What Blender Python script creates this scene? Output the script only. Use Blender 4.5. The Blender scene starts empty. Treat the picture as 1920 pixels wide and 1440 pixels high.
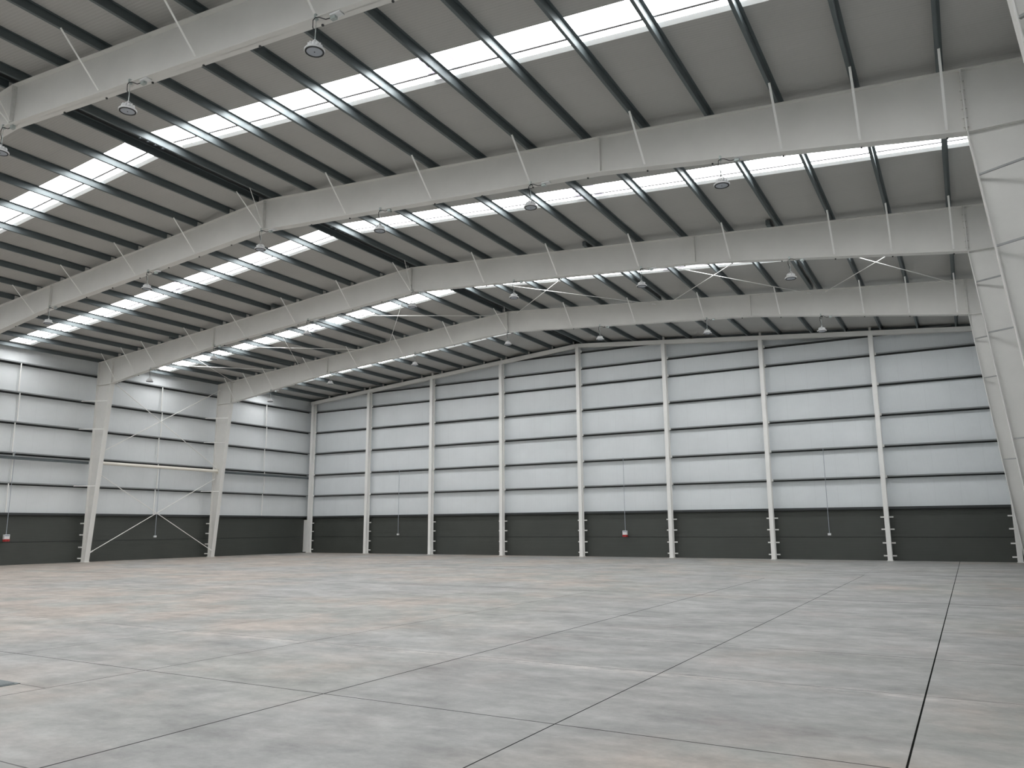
import bpy, bmesh, math, random
from mathutils import Vector, Matrix
random.seed(7)
C = bpy.context.scene.collection

# ------------------------------------------------------------------ materials
def new_mat(name):
    m = bpy.data.materials.new(name); m.use_nodes = True
    nt = m.node_tree; b = nt.nodes['Principled BSDF']
    return m, nt, b

def N(nt, t, **k):
    n = nt.nodes.new(t)
    for a, v in k.items(): setattr(n, a, v)
    return n

def math_(nt, op, a, b=None, clamp=False):
    n = N(nt, 'ShaderNodeMath', operation=op, use_clamp=clamp)
    for i, v in enumerate((a, b)):
        if v is None: continue
        if hasattr(v, 'links') or hasattr(v, 'node'): nt.links.new(v, n.inputs[i])
        else: n.inputs[i].default_value = v
    return n.outputs[0]

def noise(nt, vec, scale, detail=4, rough=.55):
    n = N(nt, 'ShaderNodeTexNoise'); n.inputs['Scale'].default_value = scale
    n.inputs['Detail'].default_value = detail; n.inputs['Roughness'].default_value = rough
    nt.links.new(vec, n.inputs['Vector']); return n.outputs['Fac']

def mapr(nt, v, a, b, c, d):
    n = N(nt, 'ShaderNodeMapRange'); nt.links.new(v, n.inputs[0])
    for i, x in enumerate((a, b, c, d)): n.inputs[i+1].default_value = x
    return n.outputs[0]

def mix(nt, f, a, b, blend='MIX'):
    n = N(nt, 'ShaderNodeMix', data_type='RGBA', blend_type=blend)
    for s, v in ((n.inputs[0], f), (n.inputs[6], a), (n.inputs[7], b)):
        if hasattr(v, 'node'): nt.links.new(v, s)
        elif isinstance(v, (int, float)): s.default_value = v
        else: s.default_value = (*v, 1)
    return n.outputs[2]

def scaled_pos(nt, s):
    g = N(nt, 'ShaderNodeNewGeometry'); m = N(nt, 'ShaderNodeVectorMath', operation='MULTIPLY')
    nt.links.new(g.outputs['Position'], m.inputs[0]); m.inputs[1].default_value = s
    return m.outputs[0]

def paint(name, col, rough=.5, metal=0, var=.06, scale=1.2, stretch=(1, 1, 1), spec=.5):
    m, nt, b = new_mat(name)
    f = noise(nt, scaled_pos(nt, stretch), scale, 6, .65)
    v = mapr(nt, f, .3, .7, 1-var, 1+var)
    c = mix(nt, 1.0, col, (1, 1, 1), 'MULTIPLY')
    cb = N(nt, 'ShaderNodeCombineColor'); [nt.links.new(v, cb.inputs[i]) for i in range(3)]
    c = mix(nt, 1.0, col, cb.outputs[0], 'MULTIPLY')
    nt.links.new(c, b.inputs['Base Color'])
    b.inputs['Roughness'].default_value = rough; b.inputs['Metallic'].default_value = metal
    b.inputs['Specular IOR Level'].default_value = spec
    return m

def ribbed(name, col, axis, period, depth=.04, joint=1.0, jdepth=.12, rough=.55, var=.04):
    """sheet cladding: fine micro ribs and a joint every `joint` metres along `axis`"""
    m, nt, b = new_mat(name)
    g = N(nt, 'ShaderNodeNewGeometry'); sp = N(nt, 'ShaderNodeSeparateXYZ'); nt.links.new(g.outputs['Position'], sp.inputs[0])
    x = sp.outputs[axis]
    w = math_(nt, 'SINE', math_(nt, 'MULTIPLY', x, 2*math.pi/period))
    rib = mapr(nt, w, -1, 1, 1-depth, 1+depth)
    fr = math_(nt, 'ABSOLUTE', math_(nt, 'SUBTRACT', math_(nt, 'FRACT', math_(nt, 'DIVIDE', math_(nt, 'ADD', x, 100.), joint)), .5))
    jl = mapr(nt, fr, .5-.012/joint, .5-.004/joint, 1, 1-jdepth)
    f = noise(nt, scaled_pos(nt, (1, 1, 1)), .7, 5, .6)
    v = math_(nt, 'MULTIPLY', math_(nt, 'MULTIPLY', rib, jl), mapr(nt, f, .3, .7, 1-var, 1+var))
    cb = N(nt, 'ShaderNodeCombineColor'); [nt.links.new(v, cb.inputs[i]) for i in range(3)]
    nt.links.new(mix(nt, 1.0, col, cb.outputs[0], 'MULTIPLY'), b.inputs['Base Color'])
    bump = N(nt, 'ShaderNodeBump'); bump.inputs['Strength'].default_value = .25; bump.inputs['Distance'].default_value = .004
    nt.links.new(w, bump.inputs['Height']); nt.links.new(bump.outputs[0], b.inputs['Normal'])
    b.inputs['Roughness'].default_value = rough
    return m

def emit(name, col, s):
    m, nt, b = new_mat(name)
    b.inputs['Base Color'].default_value = (.8, .8, .8, 1)
    b.inputs['Emission Color'].default_value = (*col, 1); b.inputs['Emission Strength'].default_value = s
    return m

def concrete():
    m, nt, b = new_mat('polished_concrete')
    g = N(nt, 'ShaderNodeNewGeometry'); sp = N(nt, 'ShaderNodeSeparateXYZ'); nt.links.new(g.outputs['Position'], sp.inputs[0])
    X, Y = sp.outputs[0], sp.outputs[1]
    # power-trowel smears run roughly along the bay direction
    p1 = scaled_pos(nt, (.85, 1.25, 1)); p2 = scaled_pos(nt, (1, 1, 1))
    big = noise(nt, p2, .16, 3, .5); med = noise(nt, p1, .8, 8, .68); fine = noise(nt, p1, 3.2, 8, .75)
    smear = noise(nt, scaled_pos(nt, (.8, 2.0, 1)), 1.5, 5, .62); tint = noise(nt, scaled_pos(nt, (1.3, 1.1, 1.9)), .42, 4, .6)
    grit = noise(nt, p2, 45, 2, .6)
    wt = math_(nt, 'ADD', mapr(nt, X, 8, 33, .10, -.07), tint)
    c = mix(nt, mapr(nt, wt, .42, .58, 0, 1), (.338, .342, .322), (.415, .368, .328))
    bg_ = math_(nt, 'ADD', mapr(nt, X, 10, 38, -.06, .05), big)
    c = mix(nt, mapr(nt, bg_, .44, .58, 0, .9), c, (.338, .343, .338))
    c = mix(nt, mapr(nt, noise(nt, scaled_pos(nt, (.8, 1.2, 3)), .55, 4, .6), .55, .68, 0, .5), c, (.36, .325, .31))
    v = math_(nt, 'MULTIPLY', mapr(nt, med, .32, .68, .76, 1.22), mapr(nt, smear, .3, .7, .91, 1.09))
    v = math_(nt, 'MULTIPLY', v, mapr(nt, fine, .3, .7, .91, 1.09))
    blot = noise(nt, scaled_pos(nt, (1, 1.15, 1)), 1.9, 8, .72)
    n_ = mapr(nt, blot, .46, .57, .945, 1.05)
    v = math_(nt, 'MULTIPLY', v, n_)
    cell = N(nt, 'ShaderNodeCombineXYZ')
    nt.links.new(math_(nt, 'FLOOR', math_(nt, 'DIVIDE', math_(nt, 'SUBTRACT', X, 37.68), 2.54)), cell.inputs[0])
    nt.links.new(math_(nt, 'FLOOR', math_(nt, 'DIVIDE', math_(nt, 'ADD', Y, 33.05), 2.57)), cell.inputs[1])
    wn_ = N(nt, 'ShaderNodeTexWhiteNoise', noise_dimensions='2D'); nt.links.new(cell.outputs[0], wn_.inputs['Vector'])
    v = math_(nt, 'MULTIPLY', v, mapr(nt, wn_.outputs['Value'], 0, 1, .965, 1.035))
    v = math_(nt, 'MULTIPLY', v, mapr(nt, grit, .2, .8, .975, 1.025))
    # saw-cut joints: (axis, position, half width, darkness)
    mask = None
    def line(coord, pos, hw, dark, lo=None, hi=None, other=None):
        nonlocal mask
        d = math_(nt, 'ABSOLUTE', math_(nt, 'SUBTRACT', coord, pos))
        k = mapr(nt, d, hw, hw*1.6, dark, 0)
        if lo is not None:
            k = math_(nt, 'MULTIPLY', k, math_(nt, 'MULTIPLY', math_(nt, 'GREATER_THAN', other, lo), math_(nt, 'LESS_THAN', other, hi)))
        mask = k if mask is None else math_(nt, 'MAXIMUM', mask, k)
    line(X, 37.68, .0062, 1)
    line(X, 35.12, .005, .97, -50, -11.2, Y)
    line(X, 35.05, .006, .3, -11.2, 2, Y)
    line(X, 32.62, .0075, .88, -50, -14, Y)
    line(X, 29.93, .0065, .75, -50, -20, Y)
    line(X, 27.3, .008, .55)
    line(X, 24.7, .006, .3)
    line(X, 22.1, .007, .25); line(X, 17.0, .008, .22); line(X, 12, .008, .2); line(X, 7., .008, .2)
    line(Y, -35.80, .0055, .62, -1, 32.7, X)
    line(Y, -33.05, .006, .85)
    line(Y, -30.47, .006, .6)
    line(Y, -28.15, .008, .65, 32.6, 41, X)
    line(Y, -27.9, .006, .2, -1, 32.6, X)
    line(Y, -25.40, .010, .6)
    line(Y, -22.9, .009, .18)
    line(Y, -20.6, .018, .7)
    line(Y, -15.3, .015, .3)
    line(Y, -10.8, .035, .6); line(Y, -5.2, .03, .25)
    line(Y, -34.18, .006, .6, 29.4, 29.93, X)
    # lighter cement scuffs beside two joints
    def scuff(coord, pos, w, thr):
        d = math_(nt, 'ABSOLUTE', math_(nt, 'SUBTRACT', coord, pos))
        n = noise(nt, scaled_pos(nt, (2.2, 5, 1)), 1.6, 6, .75)
        return math_(nt, 'MULTIPLY', mapr(nt, d, 0, w, 1, 0), mapr(nt, n, thr, thr+.12, 0, 1))
    sc = math_(nt, 'MAXIMUM', scuff(Y, -30.56, .26, .43), scuff(Y, -28.2, .14, .50))
    v = math_(nt, 'MULTIPLY', v, mapr(nt, mask, 0, 1, 1, .04))
    cb = N(nt, 'ShaderNodeCombineColor'); [nt.links.new(v, cb.inputs[i]) for i in range(3)]
    c = mix(nt, math_(nt, 'MULTIPLY', sc, .6), c, (.56, .53, .50))
    c = mix(nt, 1.0, c, cb.outputs[0], 'MULTIPLY')
    nt.links.new(c, b.inputs['Base Color'])
    nt.links.new(math_(nt, 'MAXIMUM', mapr(nt, med, .3, .7, .58, .42), mask), b.inputs['Roughness'])
    nt.links.new(mapr(nt, mask, 0, 1, .42, 0), b.inputs['Specular IOR Level'])
    bump = N(nt, 'ShaderNodeBump'); bump.inputs['Strength'].default_value = .12; bump.inputs['Distance'].default_value = .003
    nt.links.new(fine, bump.inputs['Height']); nt.links.new(bump.outputs[0], b.inputs['Normal'])
    return m

M = dict(
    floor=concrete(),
    steel=paint('light_grey_painted_steel', (.745, .74, .715), .5, 0, .03, 1.5, (1, 1, 1), .35),
    post=paint('white_painted_steel_post', (.86, .86, .84), .45, 0, .03),
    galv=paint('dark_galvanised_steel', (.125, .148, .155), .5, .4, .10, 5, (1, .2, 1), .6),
    dark=paint('black_joint_and_shade_steel', (.045, .05, .052), .6, .1, .1, 4),  # near-black; also darkens rail webs and ridge capping where shade would fall
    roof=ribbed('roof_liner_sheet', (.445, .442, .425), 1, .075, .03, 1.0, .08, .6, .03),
    wallx=ribbed('wall_liner_sheet', (.745, .785, .81), 0, .05, .02, 1.0, .07, .5, .035),
    wally=ribbed('side_wall_liner_sheet', (.735, .765, .78), 1, .05, .02, 1.0, .07, .5, .035),
    plinth=ribbed('dark_plinth_sheet', (.058, .064, .058), 2, .045, .10, 50, 0, .5, .08),
    pvc=paint('white_plastic', (.75, .76, .77), .4, 0, .02),
    zinc=paint('bright_zinc', (.42, .47, .46), .4, .5, .1, 20),
    blk=paint('black_rubber', (.02, .022, .024), .6, 0, .05),
    red=paint('red_plastic', (.42, .03, .03), .4, 0, .05),
    lens=paint('grey_diffuser', (.40, .435, .49), .25, 0, .03),
    tube=paint('cream_painted_tube', (.80, .77, .70), .45, 0, .02),
    glaze=emit('daylit_translucent_sheet', (1, 1, 1.0), 12.0),
    film=emit('lilac_protective_film', (.86, .80, 1.0), .92),
    flash=paint('grey_flashing', (.6, .62, .62), .5, 0, .02),
    railp=paint('lit_rail_lip', (.27, .285, .29), .5, 0, .05),  # paler than the rail web, for light catching its inner face
    stay=paint('shaded_stay', (.36, .37, .37), .5, 0, .05),  # greyed copy of the post paint for stays in shade
    hatch=paint('steel_hatch_plate', (.16, .19, .20), .4, .5, .2, 8),
    bar=paint('grey_lap_strip', (.22, .22, .23), .5),
)

# ------------------------------------------------------------------ mesh builder
class MB:
    def __init__(s): s.v = []; s.f = []
    def quad(s, *p):
        i = len(s.v); s.v += [tuple(q) for q in p]; s.f.append(tuple(range(i, i+len(p))))
    def box(s, x0, x1, y0, y1, z0, z1):
        i = len(s.v)
        s.v += [(x, y, z) for z in (z0, z1) for y in (y0, y1) for x in (x0, x1)]
        s.f += [tuple(i+k for k in f) for f in ((0,2,3,1),(4,5,7,6),(0,1,5,4),(2,6,7,3),(0,4,6,2),(1,3,7,5))]
        return s
    def hexa(s, p):     # 8 points ordered like box
        i = len(s.v); s.v += [tuple(q) for q in p]
        s.f += [tuple(i+k for k in f) for f in ((0,2,3,1),(4,5,7,6),(0,1,5,4),(2,6,7,3),(0,4,6,2),(1,3,7,5))]
        return s
    def prism(s, poly, y0, y1, axis=1):
        """extrude polygon given in (x,z) [axis 1] or (y,z) [axis 0] or (x,y) [axis 2]"""
        n = len(poly); i = len(s.v)
        for t in (y0, y1):
            for a, c in poly:
                s.v.append((a, t, c) if axis == 1 else ((t, a, c) if axis == 0 else (a, c, t)))
        s.f.append(tuple(i+k for k in range(n))); s.f.append(tuple(i+n+k for k in reversed(range(n))))
        for k in range(n):
            k2 = (k+1) % n; s.f.append((i+k, i+n+k, i+n+k2, i+k2))
        return s
    def bar(s, a, b, w, h, up=(0, 0, 1)):
        a, b = Vector(a), Vector(b); d = (b-a).normalized(); u = Vector(up)
        sx = d.cross(u)
        if sx.length < 1e-4: sx = d.cross(Vector((1, 0, 0)))
        sx.normalize(); uz = sx.cross(d).normalized()
        p = []
        for zz in (-h/2, h/2):
            for q in (a, b):
                for xx in (-w/2, w/2): p.append(q+sx*xx+uz*zz)
        return s.hexa(p)
    def tube(s, pts, r, n=10):
        pts = [Vector(p) for p in pts]; rings = []
        for k, p in enumerate(pts):
            d = (pts[min(k+1, len(pts)-1)]-pts[max(k-1, 0)]).normalized()
            a = d.cross(Vector((0, 0, 1)))
            if a.length < 1e-3: a = d.cross(Vector((1, 0, 0)))
            a.normalize(); b = d.cross(a); i = len(s.v)
            for j in range(n):
                t = 2*math.pi*j/n; s.v.append(tuple(p+a*math.cos(t)*r+b*math.sin(t)*r))
            rings.append(i)
        for r0, r1 in zip(rings, rings[1:]):
            for j in range(n):
                j2 = (j+1) % n; s.f.append((r0+j, r0+j2, r1+j2, r1+j))
        s.f.append(tuple(rings[0]+j for j in reversed(range(n)))); s.f.append(tuple(rings[-1]+j for j in range(n)))
        return s
    def lathe(s, prof, c=(0, 0, 0), n=32, cap=True):
        rings = []
        for r, z in prof:
            i = len(s.v)
            for j in range(n):
                t = 2*math.pi*j/n; s.v.append((c[0]+r*math.cos(t), c[1]+r*math.sin(t), c[2]+z))
            rings.append(i)
        for r0, r1 in zip(rings, rings[1:]):
            for j in range(n):
                j2 = (j+1) % n; s.f.append((r0+j, r0+j2, r1+j2, r1+j))
        if cap:
            s.f.append(tuple(rings[0]+j for j in reversed(range(n)))); s.f.append(tuple(rings[-1]+j for j in range(n)))
        return s
    def build(s, name, mat, parent=None, origin=None, smooth=False, bevel=0):
        """vertices are world coordinates; the object's origin goes to `origin`"""
        base = Vector(parent['_o']) if parent is not None else Vector((0, 0, 0))
        if origin is None: origin = base if parent is not None else Vector((0, 0, 0))
        origin = Vector(origin)
        me = bpy.data.meshes.new(name)
        me.from_pydata([tuple(Vector(v)-origin) for v in s.v], [], s.f); me.update()
        bm = bmesh.new(); bm.from_mesh(me); bmesh.ops.recalc_face_normals(bm, faces=bm.faces)
        if bevel: bmesh.ops.bevel(bm, geom=bm.edges[:], offset=bevel, segments=2, affect='EDGES')
        bm.to_mesh(me); bm.free()
        if smooth:
            for p in me.polygons: p.use_smooth = True
            try: me.set_sharp_from_angle(angle=math.radians(40))
            except Exception: pass
        me.materials.append(M[mat])
        o = bpy.data.objects.new(name, me); C.objects.link(o)
        o['_o'] = tuple(origin)
        if parent is not None: o.parent = parent; o.location = origin-base
        else: o.location = origin
        return o

def tag(o, label=None, cat=None, group=None, kind=None):
    if label: o['label'] = label
    if cat: o['category'] = cat
    if group: o['group'] = group
    if kind: o['kind'] = kind
    return o

def thing(name, label, cat, loc, group=None):
    o = bpy.data.objects.new(name, None); C.objects.link(o); o.empty_display_size = .2
    o.location = loc; o['_o'] = tuple(loc)
    return tag(o, label, cat, group)

def copy_tree(o, parent=None, loc=None):
    c = o.copy(); C.objects.link(c)
    if parent is not None: c.parent = parent
    if loc is not None: c.location = loc; c['_o'] = tuple(loc)
    for ch in [k for k in bpy.data.objects if k.parent == o]: copy_tree(ch, c)
    return c

ORD = ['first', 'second', 'third', 'fourth', 'fifth', 'sixth', 'seventh', 'eighth', 'ninth', 'tenth', 'eleventh', 'twelfth', 'thirteenth']

# ------------------------------------------------------------------ building dimensions (metres)
W = 40.0; HR = 11.698; HE = 10.074; SL = (HR-HE)/20; PD = .20
def ztop(x): return HR-SL*abs(x-20)            # top of the frame beams
def zroof(x): return ztop(x)+PD                # underside of the roof sheets
FY = {4: -7.80, 3: -15.33, 2: -22.90, 1: -30.43, 0: -37.97, -1: -45.5}   # front edge of each frame
FW = .24                                       # flange width
YB = -52.9; YG = .50; XL = -.40; XR = 40.40
RAILS = [3.715, 5.11, 6.55, 7.97, 9.39]
PL = 2.28
SKY = [(-4.88, -3.93), (-12.17, -11.22), (-19.82, -18.87), (-27.20, -26.25), (-34.75, -33.80), (-42.30, -41.35), (-49.80, -48.85)]
PR = [20.38+1.512*k for k in range(13)]
PLF = [18.42-1.535*k for k in range(12)]

# ------------------------------------------------------------------ setting
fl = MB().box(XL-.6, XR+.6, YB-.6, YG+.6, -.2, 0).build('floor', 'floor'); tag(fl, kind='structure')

def gable_poly(z0, top):
    return [(XL, z0), (XR, z0), (XR, zroof(XR)+top), (20, zroof(20)+top), (XL, zroof(XL)+top)]
wf = MB().prism(gable_poly(PL, .12), YG, YG+.12).build('wall_far', 'wallx'); tag(wf, kind='structure')
def plinth_x(y0, y1, parent):
    MB().box(XL, XR, y0, y1, 0, 1.015).build('plinth_panel', 'plinth', parent)
    MB().box(XL, XR, y0, y1, 1.045, PL).build('plinth_panel', 'plinth', parent)
plinth_x(YG-.03, YG+.12, wf)
MB().box(XL, XR, YG, YG+.1, 1.015, 1.045).build('panel_joint', 'dark', wf)
MB().box(XL+.2, XR-.2, YG-.20, YG-.03, PL, PL+.035).box(XL+.2, XR-.2, YG-.20, YG-.185, PL+.035, PL+.10).build('plinth_cap', 'dark', wf)
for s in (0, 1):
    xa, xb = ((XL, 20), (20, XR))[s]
    MB().prism([(xa, zroof(xa)-.19), (xb, zroof(xb)-.19), (xb, zroof(xb)), (xa, zroof(xa))], YG-.06, YG).build('verge_strip', 'galv', wf)  # dark strip along the roof edge of the gable wall
wb = MB().prism(gable_poly(0, .12), YB-.12, YB).build('wall_back', 'wallx'); tag(wb, kind='structure')
for nm, xa, xb, s in (('wall_left', XL-.12, XL, 1), ('wall_right', XR, XR+.12, -1)):
    w = MB().box(xa, xb, YB, YG, PL, zroof(XL)+.1).build(nm, 'wally'); tag(w, kind='structure')
    i0, i1 = (xa, xb+.03) if s == 1 else (xa-.03, xb)
    MB().box(i0, i1, YB, YG-.03, 0, 1.015).build('plinth_panel', 'plinth', w)
    MB().box(i0, i1, YB, YG-.03, 1.045, PL).build('plinth_panel', 'plinth', w)
    MB().box(xa, xb, YB, YG-.03, 1.015, 1.045).build('panel_joint', 'dark', w)
    c0, c1 = (xb+.03, xb+.20) if s == 1 else (xa-.20, xa-.03)
    e0, e1 = (xb+.185, xb+.20) if s == 1 else (xa-.20, xa-.185)
    MB().box(c0, c1, YB, YG-.2, PL, PL+.035).box(e0, e1, YB, YG-.2, PL+.035, PL+.10).build('plinth_cap', 'dark', w)

# roof sheets, with the openings of the roof lights left open
SX = {-1: (.12, 19.66), 1: (20.47, 39.88)}
cm = MB()
def slope_slab(mb, x0, x1, y0, y1, dz0=0, dz1=.10):
    za, zb = zroof(x0), zroof(x1)
    mb.hexa([(x0, y0, za+dz0), (x1, y0, zb+dz0), (x0, y1, za+dz0), (x1, y1, zb+dz0),
             (x0, y0, za+dz1), (x1, y0, zb+dz1), (x0, y1, za+dz1), (x1, y1, zb+dz1)])
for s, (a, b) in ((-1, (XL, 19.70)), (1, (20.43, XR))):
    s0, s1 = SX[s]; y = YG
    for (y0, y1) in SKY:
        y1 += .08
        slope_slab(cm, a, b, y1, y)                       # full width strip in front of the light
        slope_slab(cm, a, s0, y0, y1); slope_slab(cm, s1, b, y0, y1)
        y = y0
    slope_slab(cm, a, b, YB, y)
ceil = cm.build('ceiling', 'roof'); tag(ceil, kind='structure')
# ridge capping, coloured dark for the shade of the enclosed ridge, with three small daylight gaps beside every roof light
rc = MB(); zc = zroof(20)+.10
holes = [(yc+o, yc+o+.075) for (y0, yc) in SKY for o in (-.86, -.63, -.40, -.17)]
rc.box(19.70, 19.815, YB, YG, zc-.085, zc-.045); rc.box(19.905, 20.43, YB, YG, zc-.085, zc-.045)
y = YG
for h0, h1 in sorted(holes, reverse=True):
    rc.box(19.815, 19.905, h1, y, zc-.085, zc-.045); y = h0
rc.box(19.815, 19.905, YB, y, zc-.085, zc-.045)
r = rc.build('ridge_capping', 'dark', ceil)

# roof lights
bay_names = ['above the last bay before the far gable wall', 'above the wind-braced bay', 'above the middle bay', 'above the near bay', 'above the nearest bay', '', '']
wn = 0
for i, (y0, y1) in enumerate(SKY):
    for s in (-1, 1):
        wn += 1; a, b = SX[s]
        mb = MB(); slope_slab(mb, a, b, y0, y1, .06, .085)
        wdw = mb.build('window_%d' % wn, 'glaze'); tag(wdw, kind='structure')
        mb = MB(); slope_slab(mb, a, b, y0+.685, y0+.74, .035, .06); mb.build('lap_strip', 'bar', wdw)
        mb = MB(); za, zb = zroof(a), zroof(b)
        mb.hexa([(a, y1-.005, za+.055), (b, y1-.005, zb+.055), (a, y1+.08, za-.004), (b, y1+.08, zb-.004),
                 (a, y1-.005, za+.06), (b, y1-.005, zb+.06), (a, y1+.08, za+.06), (b, y1+.08, zb+.06)])
        mb.build('edge_flashing', 'flash', wdw)
        if i in (1, 2, 3):
            xs = (28.95, 29.55) if s == 1 else (10.95, 11.55)
            mb = MB()
            for xx in xs:
                for k in range(4):
                    o = .08+k*.23+(.04 if xx == xs[0] else 0)
                    slope_slab(mb, xx, xx+.26, y0+o, y0+o+.13, .052, .056)
            mb.build('film_patch', 'film', wdw)

# ------------------------------------------------------------------ purlins (Z section, one line along the building)
def purlin(x, label, y0=YB, y1=YG-.02, name='roof_purlin', group='roof purlins', h=PD, mat='galv', fl=-.065):
    z0 = ztop(x)+.012; z1 = z0+h-.016; t = .006
    mb = MB()
    mb.box(x-t/2, x+t/2, y0, y1, z0, z1)
    mb.box(min(x, x+fl), max(x, x+fl)-0, y0, y1, z0-t, z0)
    mb.box(x+fl-t/2 if fl < 0 else x+fl-t/2, x+fl+t/2, y0, y1, z0, z0+.018)      # lip
    mb.box(min(x, x-fl), max(x, x-fl), y0, y1, z1-t, z1)
    o = mb.build(name, mat, None, (x, (y0+y1)/2, z0)); tag(o, label, 'roof purlin', group)
    return o
purlin(19.75, 'dark roof purlin directly left of the black ridge gap')
purlin(PR[0], 'dark roof purlin directly right of the black ridge gap')
for k, x in enumerate(PR[1:]):
    lb = 'dark steel roof purlin on the right slope, %s below the ridge pair' % ORD[k] if k < 11 else 'dark steel roof purlin on the right slope, lowest above the column tops'
    purlin(x, lb)
for k, x in enumerate(PLF):
    lb = 'dark steel roof purlin on the left slope, %s below the ridge pair' % ORD[k] if k < 11 else 'dark steel roof purlin on the left slope, lowest before the eaves'
    purlin(x, lb)
for x, s in ((-.02, 'left'), (40.02, 'right')):
    o = purlin(x, 'dark eaves purlin along the top of the %s wall' % s, name='eaves_purlin', h=.18)
# extra struts of the braced bay
for x, lb in ((27.60, 'dark box strut beside a purlin, right slope of the braced bay, nearer the ridge'),
              (33.72, 'dark box strut beside a purlin, right slope of the braced bay, nearer the eaves'),
              (12.62, 'dark box strut beside a purlin, left slope of the braced bay, nearer the ridge'),
              (5.86, 'dark box strut beside a purlin, left slope of the braced bay, nearer the eaves')):
    o = MB().box(x-.06, x+.06, FY[3]-.22, FY[4]+.02, ztop(x)+.004, ztop(x)+.16).build('roof_strut', 'galv', None, (x, -11.5, ztop(x)))
    tag(o, lb, 'strut', 'roof struts of the braced bay')

# ------------------------------------------------------------------ portal frames
BOT = [(1.15, 8.87), (8.65, 9.87), (20.0, 10.70), (31.35, 9.87), (38.85, 8.87)]
def zbot(x):
    for (a, za), (b, zb) in zip(BOT, BOT[1:]):
        if a <= x <= b: return za+(zb-za)*(x-a)/(b-a)
    return 8.87
FT = .016
STAY_X = [20.38+1.512*k for k in (2, 4, 6, 8, 10, 11, 12)]+[18.42-1.535*k for k in (1, 3, 5, 7, 9, 10, 11)]
fr_names = {4: 'farthest from the camera', 3: 'third from the camera', 2: 'second from the camera', 1: 'nearest in view, crossing the top left corner', 0: 'just in front of the camera overhead', -1: 'behind the camera overhead'}
def make_beam(n):
    y = FY[n]; yc = y+FW/2
    root = thing('roof_beam', 'wide pale grey cranked steel roof beam, %s' % fr_names[n], 'roof beam', (20, yc, 10.7), 'pale grey cranked roof beams')
    for side in (0, 1):
        px = BOT[:3] if side == 0 else BOT[2:]
        xt = [p[0] for p in px]
        top = [(x, ztop(x)) for x in xt]
        # web
        MB().prism([(x, z) for x, z in px]+[(x, z) for x, z in reversed(top)], yc-.007, yc+.007).build('web_plate', 'steel', root)
        mb = MB()
        mb.prism([(x, z) for x, z in px]+[(x, z+FT) for x, z in reversed(px)], y, y+FW)
        mb.build('bottom_flange', 'steel', root)
        MB().prism([(top[0][0], top[0][1]-FT), (top[-1][0], top[-1][1]-FT), top[-1], top[0]], y, y+FW).build('top_flange', 'steel', root)
    # stiffeners and bolted end plates
    for x, w in ((1.15, .03), (8.65, .016), (20, .035), (31.35, .03), (38.85, .03)):
        a = 1 if x > 20 else -1
        MB().box(x-w/2, x+w/2, y+.01, y+FW-.01, zbot(x)+FT, ztop(x)-FT).build('end_plate', 'steel', root)
    b = MB()
    for x in (1.15, 20, 38.85):
        z = zbot(x)+.12
        while z < ztop(x)-.08:
            for sx in (-1, 1): b.box(x+sx*.03-.015, x+sx*.03+.015, y+.05, y+.08, z-.015, z+.015)
            z += .19
    b.build('bolt_row', 'steel', root)
    nt_ = MB()
    for x in sorted(PR[1:]+PLF):
        z = zbot(x)
        nt_.box(x-.016, x+.016, y+FW-.045, y+FW-.013, z-.03, z)
    nt_.build('dark_nut_row', 'dark', root)
    # cleats that hold the purlins
    cl = None
    for x in PR+[19.75]+PLF:
        up = -1 if x > 20 else 1
        xx = x+up*.012
        m_ = MB().box(xx-.005, xx+.005, yc-.075, yc+.075, ztop(x)-.02, ztop(x)+.175)
        m_.build('purlin_cleat', 'steel', root)
    # fly braces from purlin to bottom flange
    for x in STAY_X+[19.78]:
        zt = ztop(x)+.01
        xb = x if x != 19.78 else 19.97
        m_ = MB(); a = (x, y-.86, zt); bq = (xb, y+.02, zbot(xb)+.07)
        m_.bar(a, bq, .046, .008, (0, 0, 1))
        m_.build('fly_brace', 'post', root)
    m_ = MB().bar((20.36, y-.86, ztop(20.36)+.01), (20.05, y+.02, zbot(20.05)+.07), .02, .006).build('fly_brace', 'steel', root)
    return root
for n in (4, 3, 2, 1, 0, -1): make_beam(n)

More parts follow.
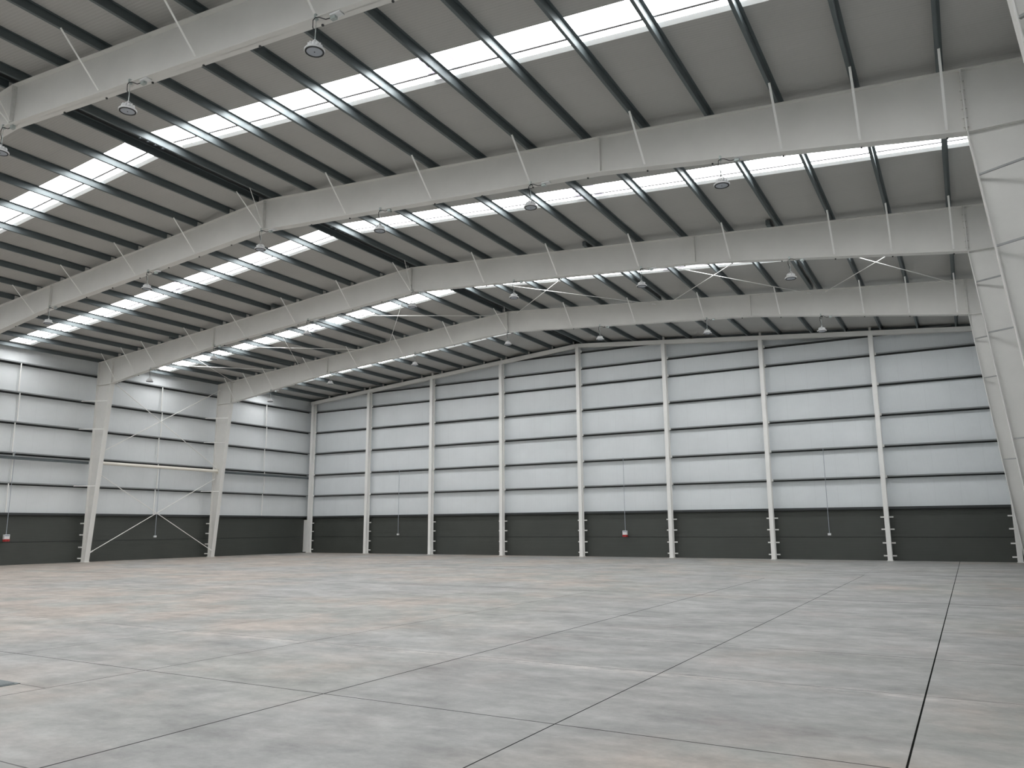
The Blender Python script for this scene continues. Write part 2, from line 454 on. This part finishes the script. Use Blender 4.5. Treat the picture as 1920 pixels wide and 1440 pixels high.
def make_column(n, side):
    y = FY[n]; yc = y+FW/2; s = 1 if side == 'left' else -1
    X = (lambda d: d) if s == 1 else (lambda d: W-d)
    di0, di1 = .30, 1.15; zk = 8.87
    place = {4: 'farthest one', 3: 'second one from the far gable wall', 2: 'third one from the far gable wall', 1: 'fourth one from the far gable wall', 0: 'fifth one', -1: 'sixth one'}[n]
    root = thing('steel_column', 'tapering pale grey steel column on the %s side, %s' % (side, place), 'column', (X(.15), yc, 0), 'tapering steel columns')
    x = X
    poly = [(x(0), 0), (x(di0), 0), (x(di1), zk), (x(di1), ztop(1.15)), (x(0), ztop(0))]
    MB().prism(poly, yc-.007, yc+.007).build('web_plate', 'steel', root)
    MB().prism([(x(di0), 0), (x(di1), zk), (x(di1-.018), zk), (x(di0-.018), 0)], y, y+FW).build('inner_flange', 'steel', root)
    MB().prism([(x(0), 0), (x(.018), 0), (x(.018), ztop(0)), (x(0), ztop(0))], y, y+FW).build('outer_flange', 'steel', root)
    MB().prism([(x(0), ztop(0)-.018), (x(di1), ztop(di1)-.018), (x(di1), ztop(di1)), (x(0), ztop(0))], y, y+FW).build('top_flange', 'steel', root)
    MB().prism([(x(.018), zk-.01), (x(di1-.018), zk-.01), (x(di1-.018), zk+.01), (x(.018), zk+.01)], y+.01, y+FW-.01).build('knee_stiffener', 'steel', root)
    MB().box(min(x(-.04), x(di0+.05)), max(x(-.04), x(di0+.05)), y-.03, y+FW+.03, 0, .025).build('base_plate', 'steel', root)
    for z in (.19, .73, 1.33, 1.89):       # little clips that hold the plinth panels
        for sy in (-1, 1):
            a, b = sorted((x(-.20), x(.0)))
            yy = (y-.07, y+.0) if sy < 0 else (y+FW, y+FW+.07)
            MB().box(a, b, yy[0], yy[1], z-.03, z+.03).build('panel_clip', 'post', root)
    for z in (RAILS[0], RAILS[2], RAILS[3]):  # horizontal stays to the wall rails
        di = di0+(di1-di0)*z/zk
        m_ = MB().bar((x(-.17), y-.62, z-.01), (x(di-.03), y+.02, z-.01), .04, .006).bar((x(-.17), y-.62, z+.01), (x(di-.03), y+.02, z+.01), .006, .036)
        m_.build('rail_stay', 'post' if s == 1 else 'stay', root)  # right-hand stays take the greyed colour, standing in for shade
    return root
for n in (4, 3, 2, 1, 0, -1):
    for side in ('left', 'right'): make_column(n, side)

# ------------------------------------------------------------------ far gable frame
def gable_post(i):
    x = i*5.0
    if i == 0: nm = 'white steel post in the far left corner of the gable wall'
    elif i == 8: nm = 'white steel post in the far right corner, behind the tapering columns'
    elif i == 4: nm = 'white steel post under the ridge in the middle of the far gable wall'
    else: nm = 'white steel post on the far gable wall, %s from the left corner post' % ORD[i-1]
    root = thing('gable_post', nm, 'post', (x, .15, 0), 'white posts of the far gable wall')
    x = {0: .13, 8: 39.87}.get(i, x)
    zt = ztop(x)-.20 if i != 4 else ztop(x)-.03
    y0 = 0 if i == 4 else 0
    w = .19
    mb = MB().box(x-w/2, x+w/2, 0, .013, 0, zt).box(x-w/2, x+w/2, .287, .30, 0, zt).box(x-.005, x+.005, .013, .287, 0, zt)
    mb.build('post_shaft', 'post', root)
    MB().box(x-w/2-.03, x+w/2+.03, -.03, .33, 0, .02).build('base_plate', 'post', root)
    for z in (.22, .78, 1.38, 1.92):
        if i < 8: MB().box(x+w/2, x+w/2+.17, .24, .30, z-.03, z+.03).build('panel_clip', 'post', root)
        if i > 0: MB().box(x-w/2-.17, x-w/2, .24, .30, z-.03, z+.03).build('panel_clip', 'post', root)
    for z in RAILS+[10.33, 11.27]:
        if z < zt-.3: MB().box(x+w/2, x+w/2+.07, .20, .30, z-.05, z+.07).build('rail_cleat', 'post', root)
    if i in (1, 2, 3, 5, 6, 7):
        MB().box(x-.05, x+.05, .13, .23, ztop(x)+.0, zroof(x)-.01).build('head_restraint', 'steel', root)
    return root
for i in range(9): gable_post(i)
gb = thing('gable_beam', 'slim pale steel beam sloping along the top of the far gable wall', 'roof beam', (20, .15, 11.5))
for s in (0, 1):
    xs = (-.05, 20) if s == 0 else (20, 40.05)
    def zz(x, d): return (x, ztop(x)-d)
    MB().prism([zz(xs[0], .22), zz(xs[1], .22), zz(xs[1], .205), zz(xs[0], .205)], .02, .18).build('bottom_flange', 'steel', gb)
    MB().prism([zz(xs[0], .015), zz(xs[1], .015), zz(xs[1], 0), zz(xs[0], 0)], .02, .18).build('top_flange', 'steel', gb)
    MB().prism([zz(xs[0], .205), zz(xs[1], .205), zz(xs[1], .015), zz(xs[0], .015)], .03, .045).build('web_plate', 'post', gb)
for x in PR+[19.75]+PLF:
    up = -1 if x > 20 else 1
    MB().box(x+up*.012-.005, x+up*.012+.005, .02, .17, ztop(x), ztop(x)+.175).build('purlin_cleat', 'steel', gb)
# corner plate in front of the corner post
o = MB().box(-.36, -.06, .10, .12, .05, 2.14).box(-.36, -.34, .10, .22, .05, 2.14).build('corner_guard', 'post', None, (-.2, .1, .05), )
tag(o, 'narrow white steel guard standing left of the far corner post', 'corner guard')

# ------------------------------------------------------------------ wall rails
def rail_x(z, x0, x1, label):
    mb = MB().box(x0, x1, .302, YG-.002, z-.003, z+.003).box(x0, x1, YG-.008, YG-.002, z-.06, z)
    o = mb.build('wall_rail', 'dark', None, ((x0+x1)/2, .4, z))  # web coloured near black to carry the shade under the rail
    MB().box(x0, x1, .302, .308, z+.003, z+.062).box(x0, x1, .308, .325, z+.056, z+.062).build('rail_lip', 'railp', o); tag(o, label, 'wall rail', 'dark rails of the far gable wall')
for k, z in enumerate(RAILS+[10.33, 11.27]):
    if z < HE-.3: x0, x1 = XL+.2, XR-.2
    else:
        d = (HR+.12-z)/SL; x0, x1 = 20-d, 20+d
        x0 = max(x0, XL+.2); x1 = min(x1, XR-.2)
    rail_x(z, x0, x1, 'dark horizontal rail across the far gable wall, %s above the dark plinth' % ORD[k])
for side, s in (('left', 1), ('right', -1)):
    for k, z in enumerate(RAILS):
        if s == 1: xs = (XL+.002, -.152); xi = (-.158, -.152); xo = (XL+.002, XL+.008)
        else: xs = (40.152, XR-.002); xi = (40.152, 40.158); xo = (XR-.008, XR-.002)
        mb = MB().box(xs[0], xs[1], YB+.05, .25, z-.003, z+.003).box(xo[0], xo[1], YB+.05, .25, z-.06, z)
        o = mb.build('wall_rail', 'dark', None, (xs[0], -26, z))  # dark web and paler lip put shade and light into the colour
        MB().box(xi[0], xi[1], YB+.05, .25, z+.003, z+.062).build('rail_lip', 'railp', o)
        tag(o, 'dark horizontal rail along the %s side wall, %s above the dark plinth' % (side, ORD[k]), 'wall rail', 'dark rails of the %s wall' % side)
# doubled tie member under the second rail, outside the braced bay
for y0, y1, lb in ((-7.5, .2, 'between the last column and the far corner'), (-22.6, -15.36, 'at the left edge of the picture')):
    o = MB().box(-.15, -.02, y0, y1, 4.83, 4.95).box(-.02, .0, y0, y1, 4.83, 4.845).box(-.02, .0, y0, y1, 4.935, 4.95)
    o = o.build('wall_tie', 'galv', None, (-.1, (y0+y1)/2, 4.9)); tag(o, 'grey channel tie on the left wall, %s' % lb, 'wall tie', 'channel ties of the left wall')

# vertical sag bars of the left wall
for yy, lb in ((-3.72, 'between the last column and the far corner'), (-11.33, 'middle of the cross-braced bay'), (-18.98, 'at the picture left edge')):
    root = thing('sag_bar', 'thin white vertical bar on the left wall, %s' % lb, 'sag bar', (-.2, yy, PL), 'vertical sag bars of the left wall')
    zs = [PL+.105]+RAILS
    for k, (a, b) in enumerate(zip(zs, zs[1:])):
        off = .04 if k % 2 else -.04
        MB().box(-.195, -.155, yy+off-.02, yy+off+.02, a+.002, b-.003).build('bar_segment', 'post', root)

# ------------------------------------------------------------------ wall bracing
def rod(name, a, b, r, label, cat, group=None, mat='post', endplates=True):
    root = thing(name, label, cat, a, group)
    MB().tube([a, b], r, 10).build('rod', mat, root, smooth=True)
    if endplates:
        d = (Vector(b)-Vector(a)).normalized()
        for p, q in ((Vector(a), 1), (Vector(b), -1)):
            MB().bar(p+d*q*.02, p+d*q*.22, .07, .012, (1, 0, 0)).build('end_fork', mat, root)
    return root
ya, yb = FY[3]+FW, FY[4]
rod('wall_brace', (.25, ya, .45), (.25, yb, 4.46), .019, 'lower diagonal tie rod on the left wall, rising towards the far column', 'tie rod', 'crossed tie rods of the left wall')
rod('wall_brace', (.30, ya, 4.42), (.30, yb, .38), .019, 'lower diagonal tie rod on the left wall, falling towards the far column', 'tie rod', 'crossed tie rods of the left wall')
rod('wall_brace', (.25, ya, 5.35), (.25, yb, 9.70), .019, 'upper diagonal tie rod on the left wall, rising towards the far column', 'tie rod', 'crossed tie rods of the left wall')
rod('wall_brace', (.30, ya, 9.40), (.30, yb, 5.10), .019, 'upper diagonal tie rod on the left wall, falling towards the far column', 'tie rod', 'crossed tie rods of the left wall')
t = thing('strut_tube', 'thick cream horizontal tube between two columns of the left wall', 'tube', (.3, ya, 4.90))
MB().tube([(.3, ya-.1, 4.905), (.3, yb+.06, 4.905)], .085, 20).build('tube', 'tube', t, smooth=True)
MB().box(.18, .42, yb+.06, yb+.08, 4.78, 5.03).build('end_plate', 'tube', t)
# roof bracing in the same bay
RB = [(11.9, 19.75), (20.0, 12.84), (19.75, 27.4), (27.97, 20.5), (27.7, 33.7), (34.2, 28.0), (33.6, 38.6), (38.9, 34.2), (.7, 5.5), (5.5, 1.3), (5.3, 11.4), (12.1, 6.5)]
rb_lab = ['left slope, ridge-side pair, rising to the ridge at the farther beam', 'left slope, ridge-side pair, falling from the ridge at the farther beam',
          'right slope, ridge-side pair, falling from the ridge at the farther beam', 'right slope, ridge-side pair, rising to the ridge at the farther beam',
          'right slope, middle pair, running down towards the farther beam', 'right slope, middle pair, running up towards the farther beam',
          'right slope, eaves-side pair, running down towards the farther beam', 'right slope, eaves-side pair, running up towards the farther beam',
          'left slope, eaves-side pair, running up towards the farther beam', 'left slope, eaves-side pair, running down towards the farther beam',
          'left slope, middle pair, running up towards the farther beam', 'left slope, middle pair, running down towards the farther beam']
for k, ((x3, x4), lb) in enumerate(zip(RB, rb_lab)):
    dz = .09 if k % 2 else .13
    rod('roof_brace', (x3, FY[3]+.14, ztop(x3)-dz), (x4, FY[4]+.10, ztop(x4)-dz), .014, 'white roof tie rod, %s' % lb, 'tie rod', 'crossed tie rods under the roof')

# ------------------------------------------------------------------ high bay lamps
def make_lamp(variant, loc):
    root = thing('high_bay_lamp', '', 'lamp', loc)
    X, Y, Z = loc
    def P(x, y, z): return (X+x, Y+y, Z+z)
    H = -.62                                    # lens level
    ca, sa = math.cos(variant*1.1+.4), math.sin(variant*1.1+.4)
    MB().box(X-.02, X+.02, Y-.03, Y+.04, Z-.035, Z+.06).build('beam_clamp', 'zinc', root)
    MB().tube([P(0, 0, -.03), P(.003, 0, -.2), P(-.002, 0, H+.21)], .008, 8).build('hanging_wire', 'zinc', root)
    # yoke
    mb = MB()
    for s in (-1, 1):
        mb.bar(P(0, 0, H+.215), P(s*.075*ca, s*.075*sa, H+.15), .035, .006, (0, 0, 1))
        mb.bar(P(s*.075*ca, s*.075*sa, H+.15), P(s*.09*ca, s*.09*sa, H+.08), .035, .006, (sa, -ca, 0))
    mb.build('yoke', 'pvc', root)
    h = MB().lathe([(.0, .0+H+.135), (.085, H+.135), (.098, H+.12), (.098, H+.075), (.115, H+.06), (.16, H+.035), (.172, H+.02), (.172, H+.002), (.160, H-.006), (.150, H-.002), (.0, H-.002)], loc, 40)
    h.build('housing', 'pvc', root, smooth=True)
    n_ = 48; poly = []
    for k in range(n_):
        t = 2*math.pi*k/n_; r_ = .125 if k % 4 < 2 else .100
        poly.append((X+r_*math.cos(t), Y+r_*math.sin(t)))
    MB().prism(poly, Z+H+.068, Z+H+.118, axis=2).build('heat_sink', 'pvc', root)
    MB().lathe([(.131, H-.003), (.160, H-.003), (.158, H-.016), (.132, H-.016), (.131, H-.003)], loc, 40, False).build('seal_ring', 'blk', root, smooth=True)
    ln = MB().lathe([(.0, H-.004), (.133, H-.004), (.133, H-.010), (.06, H-.014), (.0, H-.015)], loc, 40).build('diffuser', 'lens', root, smooth=True)
    MB().lathe([(0, H-.014), (.012, H-.014), (.012, H-.018), (0, H-.018)], loc, 12).build('centre_screw', 'blk', ln)
    bx = .34 if variant != 2 else .27
    jz = zbot(X+bx)-zbot(X)
    jb = MB().box(X+bx-.05, X+bx+.05, Y+.03, Y+.10, Z+jz-.09, Z+jz-.005).build('junction_box', 'zinc', root)
    if variant in (0, 1):
        jz2 = zbot(X+.42)-zbot(X)
        MB().box(X+.30, X+.52, Y+.00, Y+.12, Z+jz2-.03, Z+jz2-.002).build('cover_plate', 'pvc', root)
    # cable: from the box in a loop to the hook and down to the housing
    pts = [P(bx-.05, .05, jz-.05), P(bx*.6, .02, jz*.6-.075), P(bx*.25, -.01, -.03), P(.02, -.03, -.02), P(-.035, -.03, -.09 if variant else -.05),
           P(-.045, -.02, -.17), P(-.02, -.01, -.25), P(-.008, 0, -.33), P(-.012, 0, H+.23), P(-.05*ca, -.05*sa, H+.17), P(-.06*ca, -.06*sa, H+.13)]
    MB().tube(pts, .0085, 8).build('cable', 'blk', root, smooth=True)
    if variant == 1:
        lp = [P(.02+.055*math.cos(t), -.02, -.085+.055*math.sin(t)) for t in [i*math.pi/6 for i in range(11)]]
        MB().tube(lp, .0075, 8).build('cable_loop', 'blk', root, smooth=True)
    return root
LX = {1: [29.48, 24.47, 19.80], 2: [34.21, 29.48, 24.69, 19.97, 14.52, 8.75], 3: [34.24, 29.54, 24.68, 20.10, 14.57, 8.78, 4.25], 4: [33.98, 29.56, 24.77, 20.05, 14.59, 8.93, 4.44]}
bn = {1: 'nearest roof beam', 2: 'second roof beam', 3: 'third roof beam', 4: 'farthest roof beam'}
protos = {}
cnt = 0
for n in (1, 2, 3, 4):
    for k, x in enumerate(LX[n]):
        v = cnt % 3; cnt += 1
        if n == 1 and k == 1: v = 0
        loc = Vector((x, FY[n]+.02, zbot(x)))
        if v not in protos:
            o = make_lamp(v, loc); protos[v] = o
        else:
            o = copy_tree(protos[v], None, loc)
        tot = len(LX[n]); pos = tot-1-k
        if n == 1: where = ['cut by the left picture edge', 'second from the left', 'rightmost of its three'][pos]
        else: where = 'leftmost of its row' if pos == 0 else ('rightmost of its row' if pos == tot-1 else '%s from the left' % ORD[pos])
        o['label'] = 'white high bay lamp under the %s, %s' % (bn[n], where)
        o['group'] = 'round high bay lamps'; o['category'] = 'lamp'

# ------------------------------------------------------------------ electrical boxes on the walls
def outlet(kind, p, ztop_, wall, label):
    x, y, z = p
    root = thing('socket_box' if kind == 'big' else 'junction_box', label, 'electrical box', p, None)
    out = Vector((0, -1, 0)) if wall == 'far' else Vector((1, 0, 0)); al = Vector((1, 0, 0)) if wall == 'far' else Vector((0, 1, 0))
    def bx(mb, a0, a1, o0, o1, z0, z1):
        pts = [Vector((x, y, z))+al*a+out*o+Vector((0, 0, zz_)) for zz_ in (z0, z1) for o in (o0, o1) for a in (a0, a1)]
        mb.hexa(pts)
    if kind == 'big':
        mb = MB(); bx(mb, -.12, .12, 0, .13, -.08, .14); mb.build('enclosure', 'pvc', root)
        mb = MB(); bx(mb, -.12, .12, 0, .14, -.18, -.08); mb.build('lower_housing', 'red', root)
        for s in (-.06, .06):
            mb = MB(); bx(mb, s-.042, s+.042, .14, .19, -.15, -.07); mb.build('socket', 'red', root)
        mb = MB(); bx(mb, -.10, .10, .13, .14, .06, .12); mb.build('label_plate', 'lens', root)
    else:
        mb = MB(); bx(mb, -.07, .07, 0, .07, -.05, .05); mb.build('enclosure', 'pvc', root)
        mb = MB(); bx(mb, -.05, .05, .07, .08, -.03, .03); mb.build('lid', 'pvc', root)
    mb = MB(); bx(mb, -.05, .05, -.028 if wall == 'far' else -.065, 0, -.03, .03); mb.build('wall_bracket', 'zinc', root)
    c = Vector((x, y, z))+out*.03
    MB().tube([c+Vector((0, 0, .04)), Vector((c.x, c.y, ztop_))], .013, 8).build('conduit', 'lens', root, smooth=True)
    return root
YF = .27
outlet('small', (7.47, YF, 1.18), 5.2, 'far', 'small white box on a thin conduit, left part of the far gable wall')
outlet('big', (22.47, YF, 1.22), 5.2, 'far', 'white and red socket box on a conduit, right of the middle post')
outlet('small', (32.53, YF, 1.16), 5.15, 'far', 'small white box on a thin conduit, right part of the far gable wall')
outlet('small', (-.13, -11.22, 1.2), 5.0, 'left', 'small white box on a thin conduit behind the crossed tie rods')
outlet('big', (-.13, -18.92, 1.25), 5.2, 'left', 'white and red socket box low on the left wall at the picture edge')

# ------------------------------------------------------------------ floor hatch
h = thing('floor_hatch', 'dark steel hatch plate set in the floor at the left edge', 'floor hatch', (29.15, -34.47, 0))
MB().box(28.83, 29.46, -34.80, -34.17, .001, .006).build('hatch_frame', 'hatch', h)
MB().box(28.87, 29.42, -34.76, -34.21, .006, .010).build('hatch_lid', 'hatch', h)
MB().box(29.20, 29.30, -34.36, -34.32, .010, .016).build('lift_handle', 'blk', h)

# ------------------------------------------------------------------ world, camera, view
w = bpy.data.worlds.new('sky'); bpy.context.scene.world = w; w.use_nodes = True
bg = w.node_tree.nodes['Background']; bg.inputs[0].default_value = (.86, .93, 1, 1); bg.inputs[1].default_value = 3.0

cam = bpy.data.cameras.new('camera'); co = bpy.data.objects.new('camera', cam); C.objects.link(co)
yaw, pitch, roll = -0.5204132, 0.1807270, -0.0063222
F = Vector((math.sin(yaw)*math.cos(pitch), math.cos(yaw)*math.cos(pitch), math.sin(pitch)))
R0 = Vector((math.cos(yaw), -math.sin(yaw), 0)); U0 = R0.cross(F)
Rr = R0*math.cos(roll)+U0*math.sin(roll); Ur = -R0*math.sin(roll)+U0*math.cos(roll)
mt = Matrix(((Rr.x, Ur.x, -F.x, 38.18922), (Rr.y, Ur.y, -F.y, -39.06585), (Rr.z, Ur.z, -F.z, 1.57113), (0, 0, 0, 1)))
co.matrix_world = mt
cam.sensor_width = 36; cam.lens = 36*1469.923/1920; cam.clip_end = 200
sc = bpy.context.scene; sc.camera = co
sc.view_settings.view_transform = 'Standard'; sc.view_settings.look = 'None'
sc.view_settings.gamma = 1; sc.view_settings.exposure = 0
try: sc.view_settings.use_curve_mapping = False
except Exception: pass
sc.cycles.max_bounces = 10; sc.cycles.diffuse_bounces = 6; sc.cycles.sample_clamp_indirect = 6
for o in bpy.data.objects:
    if '_o' in o: del o['_o']
